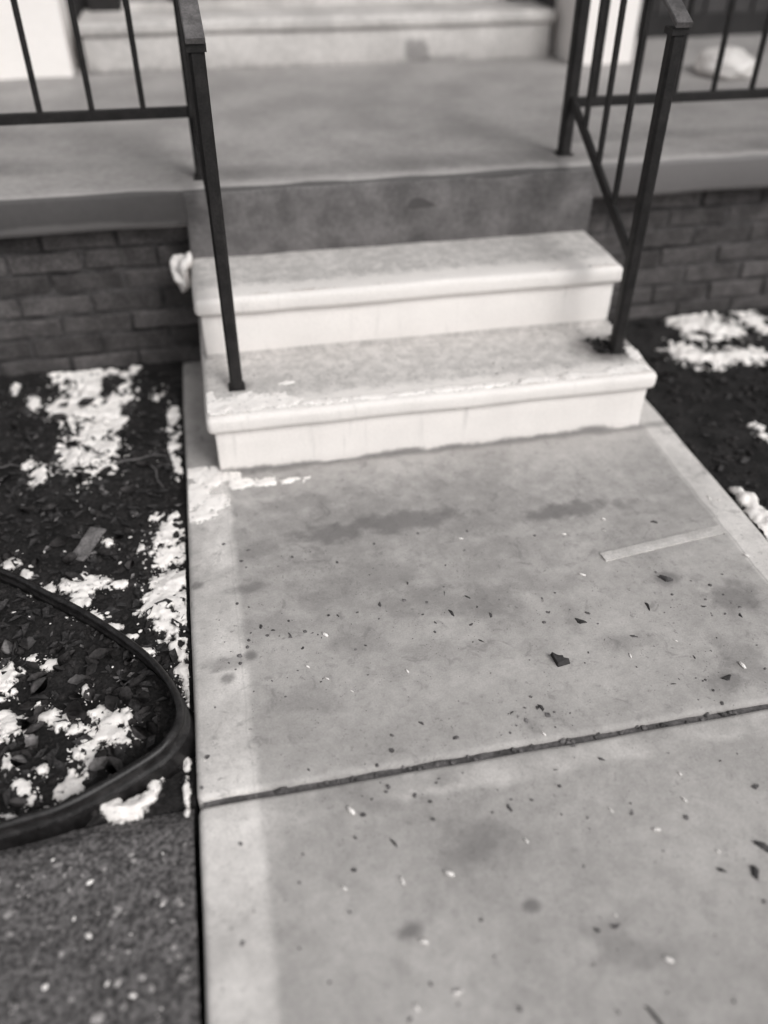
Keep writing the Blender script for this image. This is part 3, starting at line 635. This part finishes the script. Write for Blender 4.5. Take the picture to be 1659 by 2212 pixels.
def put(me, name, p, z, label, cat, group, sc=1.0, rz=None):
    o = link(name, me, None, None, (p[0], p[1], z)); o.scale = (sc,)*3
    o.rotation_euler = (rn.uniform(-.3, .3), rn.uniform(-.25, .25), rn.uniform(0, 6.28) if rz is None else rz); tag(o, label, cat, group); return o
SNB = px_blobs(in_snow)
for _ in range(64):
    u, v = rn.uniform(0, 330), rn.uniform(1400, 1740); p = onz(u, v, -.02)
    if p.y < -.97 or p.x > -.15 or p.x+p.y*.0 > -.13 or (v > 1600 and u > 1.9*(1800-v)): continue
    if any(math.hypot((p.x-b0)/b2_, (p.y-b1)/b3_) < .95 for b0, b1, b2_, b3_ in SNB): continue
    put(random.choice(LD), 'dead_leaf', p, bed_z(p.x, p.y)+.008, 'dark curled dead leaf among the snow inside the black edging', 'leaf', 'dark leaves inside the edging', rn.uniform(.4, .9))
for (u, v, s) in ((85, 1480, .9), (165, 1465, .7), (20, 1400, .8), (60, 1395, 1.0), (75, 1610, .8), (45, 1650, .7), (155, 1750, .9), (215, 1660, .8)):
    p = onz(u, v, -.02); put(random.choice(LPm), 'dead_leaf', p, bed_z(p.x, p.y)+.014, 'pale grey dead leaf among the snow inside the black edging', 'leaf', 'pale leaves inside the edging', s)
for _ in range(46):
    p = (rn.uniform(-.85, -.15), rn.uniform(-.45, .55))
    if p[1] < -.36-(p[0]+.488)*.95: continue
    put(random.choice(LD), 'dead_leaf', p, bed_z(*p)+.007, 'dark dead leaf on the soil between brick wall and edging', 'leaf', 'dark leaves below the brick wall', rn.uniform(.5, 1.0))
for _ in range(34):
    p = (rn.uniform(XR+.05, 2.4), rn.uniform(-.7, .58))
    put(random.choice(LD), 'dead_leaf', p, bed_z(*p)+.007, 'dark dead leaf on the soil past the far edge of the walk', 'leaf', 'dark leaves past the walk', rn.uniform(.6, 1.2))
# bark chip
p0, p1 = onz(163, 1205, -.015), onz(212, 1142, -.015); L_ = (p1-p0).length
q = rough_box(-L_/2, L_/2, -.020, .020, 0, .009, .003, 2, .012, .004, 40, 4); o = obj('bark_chip', q, 'bark', None, True)
pm = (p0+p1)/2; o.location = (pm.x, pm.y, bed_z(pm.x, pm.y)+.004); o.rotation_euler = (.08, -.06, math.atan2(p1.y-p0.y, p1.x-p0.x)); tag(o, 'flat grey bark chip lying on dark soil', 'bark')
def twig(a_, b2, r, label):
    p_, q_ = onz(*a_, -.01), onz(*b2, -.01); bm = bmesh.new(); prev = None; n_ = 8
    for i in range(n_+1):
        t = i/n_; c = p_.lerp(q_, t); c += Vector((nz((t*3, 0, 1), 1, r*999)*.012, nz((t*3, 2, 1), 1, r*999)*.012, 0)); c.z = bed_z(c.x, c.y)+.008+.006*math.sin(t*3.1); rr = r*(1-.5*t)
        d_ = (q_-p_).normalized(); s_ = Vector((-d_.y, d_.x, 0))
        ring = [bm.verts.new(c+s_*rr*math.cos(k*math.pi/3)+Vector((0, 0, rr*math.sin(k*math.pi/3)))) for k in range(6)]
        if prev:
            for k in range(6): bm.faces.new((prev[k], prev[(k+1) % 6], ring[(k+1) % 6], ring[k]))
        else: bm.faces.new(ring[::-1])
        prev = ring
    bm.faces.new(prev); bmesh.ops.recalc_face_normals(bm, faces=bm.faces[:]); tag(obj('twig', bm, 'twig', None, True), label, 'twig', 'twigs on the bed')
twig((245, 995), (362, 972), .0035, 'long thin twig on soil between snow patch and walk')
twig((318, 985), (348, 1040), .003, 'short twig slanting from the long twig towards the walk')
twig((-20, 1000), (45, 996), .0035, 'pale twig beside the small snow flecks on the soil')
# dark scraps on the walk
litter('leaf_clump', 'small dark leaf clump on the bottom step against the rust stained post', 60, 1.075, 1.165, .11, .20, lambda x, y: R1, .006, .016, 'litter', 33)
def scrap_mesh(seed, s, flat, mt='leaf_dark'):                # a torn, angular flake: random outline, tilted top
    rnd = random.Random(int(seed*31)+5); bm = bmesh.new(); n_ = rnd.choice((5, 6, 7, 8)); asp = rnd.uniform(.35, .8)
    ang = sorted(rnd.uniform(0, 6.28) for _ in range(n_)); lo, hi = [], []
    for a_ in ang:
        rr = s*rnd.uniform(.75, 1.5); x_, y_ = rr*math.cos(a_)*1.25, rr*math.sin(a_)*asp*1.25
        lo.append(bm.verts.new((x_, y_, -.001))); hi.append(bm.verts.new((x_*rnd.uniform(.6, .95), y_*rnd.uniform(.6, .95), s*flat*rnd.uniform(.35, 1.3))))
    top_ = bm.verts.new((rnd.uniform(-.3, .3)*s, rnd.uniform(-.2, .2)*s, s*flat*rnd.uniform(.8, 1.5)))
    for k in range(n_):
        k2 = (k+1) % n_; bm.faces.new((lo[k], lo[k2], hi[k2], hi[k])); bm.faces.new((hi[k], hi[k2], top_))
    bm.faces.new(lo[::-1]); bmesh.ops.recalc_face_normals(bm, faces=bm.faces[:])
    me = bpy.data.meshes.new('scrap'); bm.normal_update(); bm.to_mesh(me); bm.free(); me.materials.append(M[mt]); return me
SC = [scrap_mesh(i+1, .0075, .4) for i in range(9)]
for (u, v, s) in ((563, 1354, .7), (626, 1376, 1.0), (1255, 1342, 1.1), (1170, 1530, .9), (1110, 1540, .8), (850, 1820, .9), (1415, 1128, .9), (820, 1307, .8), (975, 1325, .8), (910, 1562, .8), (545, 1577, .6),
                  (1460, 1480, .8), (1560, 1880, .6), (1630, 1884, 1.2), (1632, 1700, 1.0), (1418, 2200, 1.2), (1650, 1830, 1.0), (1300, 1640, .6), (1205, 1665, .6), (1570, 1463, 1.1), (1400, 1310, .9), (765, 1880, .5), (1330, 2000, .7), (730, 1330, .5), (1100, 1745, .6), (590, 1362, .5), (1010, 1290, .6), (1060, 1330, .7), (940, 1345, .5), (1040, 1385, .6), (960, 1282, .5), (655, 1400, .5), (1370, 1375, .7), (1520, 1310, .6), (1600, 1330, .7), (1500, 1420, .6), (790, 1395, .6), (880, 1260, .5)):
    p = onz(u, v); o = put(random.choice(SC), 'leaf_scrap', p, .0, 'small dark leaf scrap lying on the pale concrete walk', 'leaf scrap', 'dark scraps on the walk', s, math.radians(-50+rn.uniform(-60, 60))); o.scale = (s*rn.uniform(.7, 1.5), s*rn.uniform(.6, 1.2), s); o.rotation_euler[0] = o.rotation_euler[1] = 0
for (u, v, s, lb) in ((1200, 1428, .020, 'large dark stone lying on the walk, biggest of the scraps'), (1440, 1252, .0125, 'dark oval stone on the walk beside the pale mortar strip')):
    p = onz(u, v); me = scrap_mesh(s*900, s, .6); o = link('stone', me, None, None, (p.x, p.y, 0)); o.rotation_euler[2] = math.radians(-42); tag(o, lb, 'stone')
p = onz(610, 1705); o = link('stone', scrap_mesh(4.2, .009, .7), None, None, (p.x, p.y, -.006)); tag(o, 'small dark stone wedged in the joint between walk slabs', 'stone')
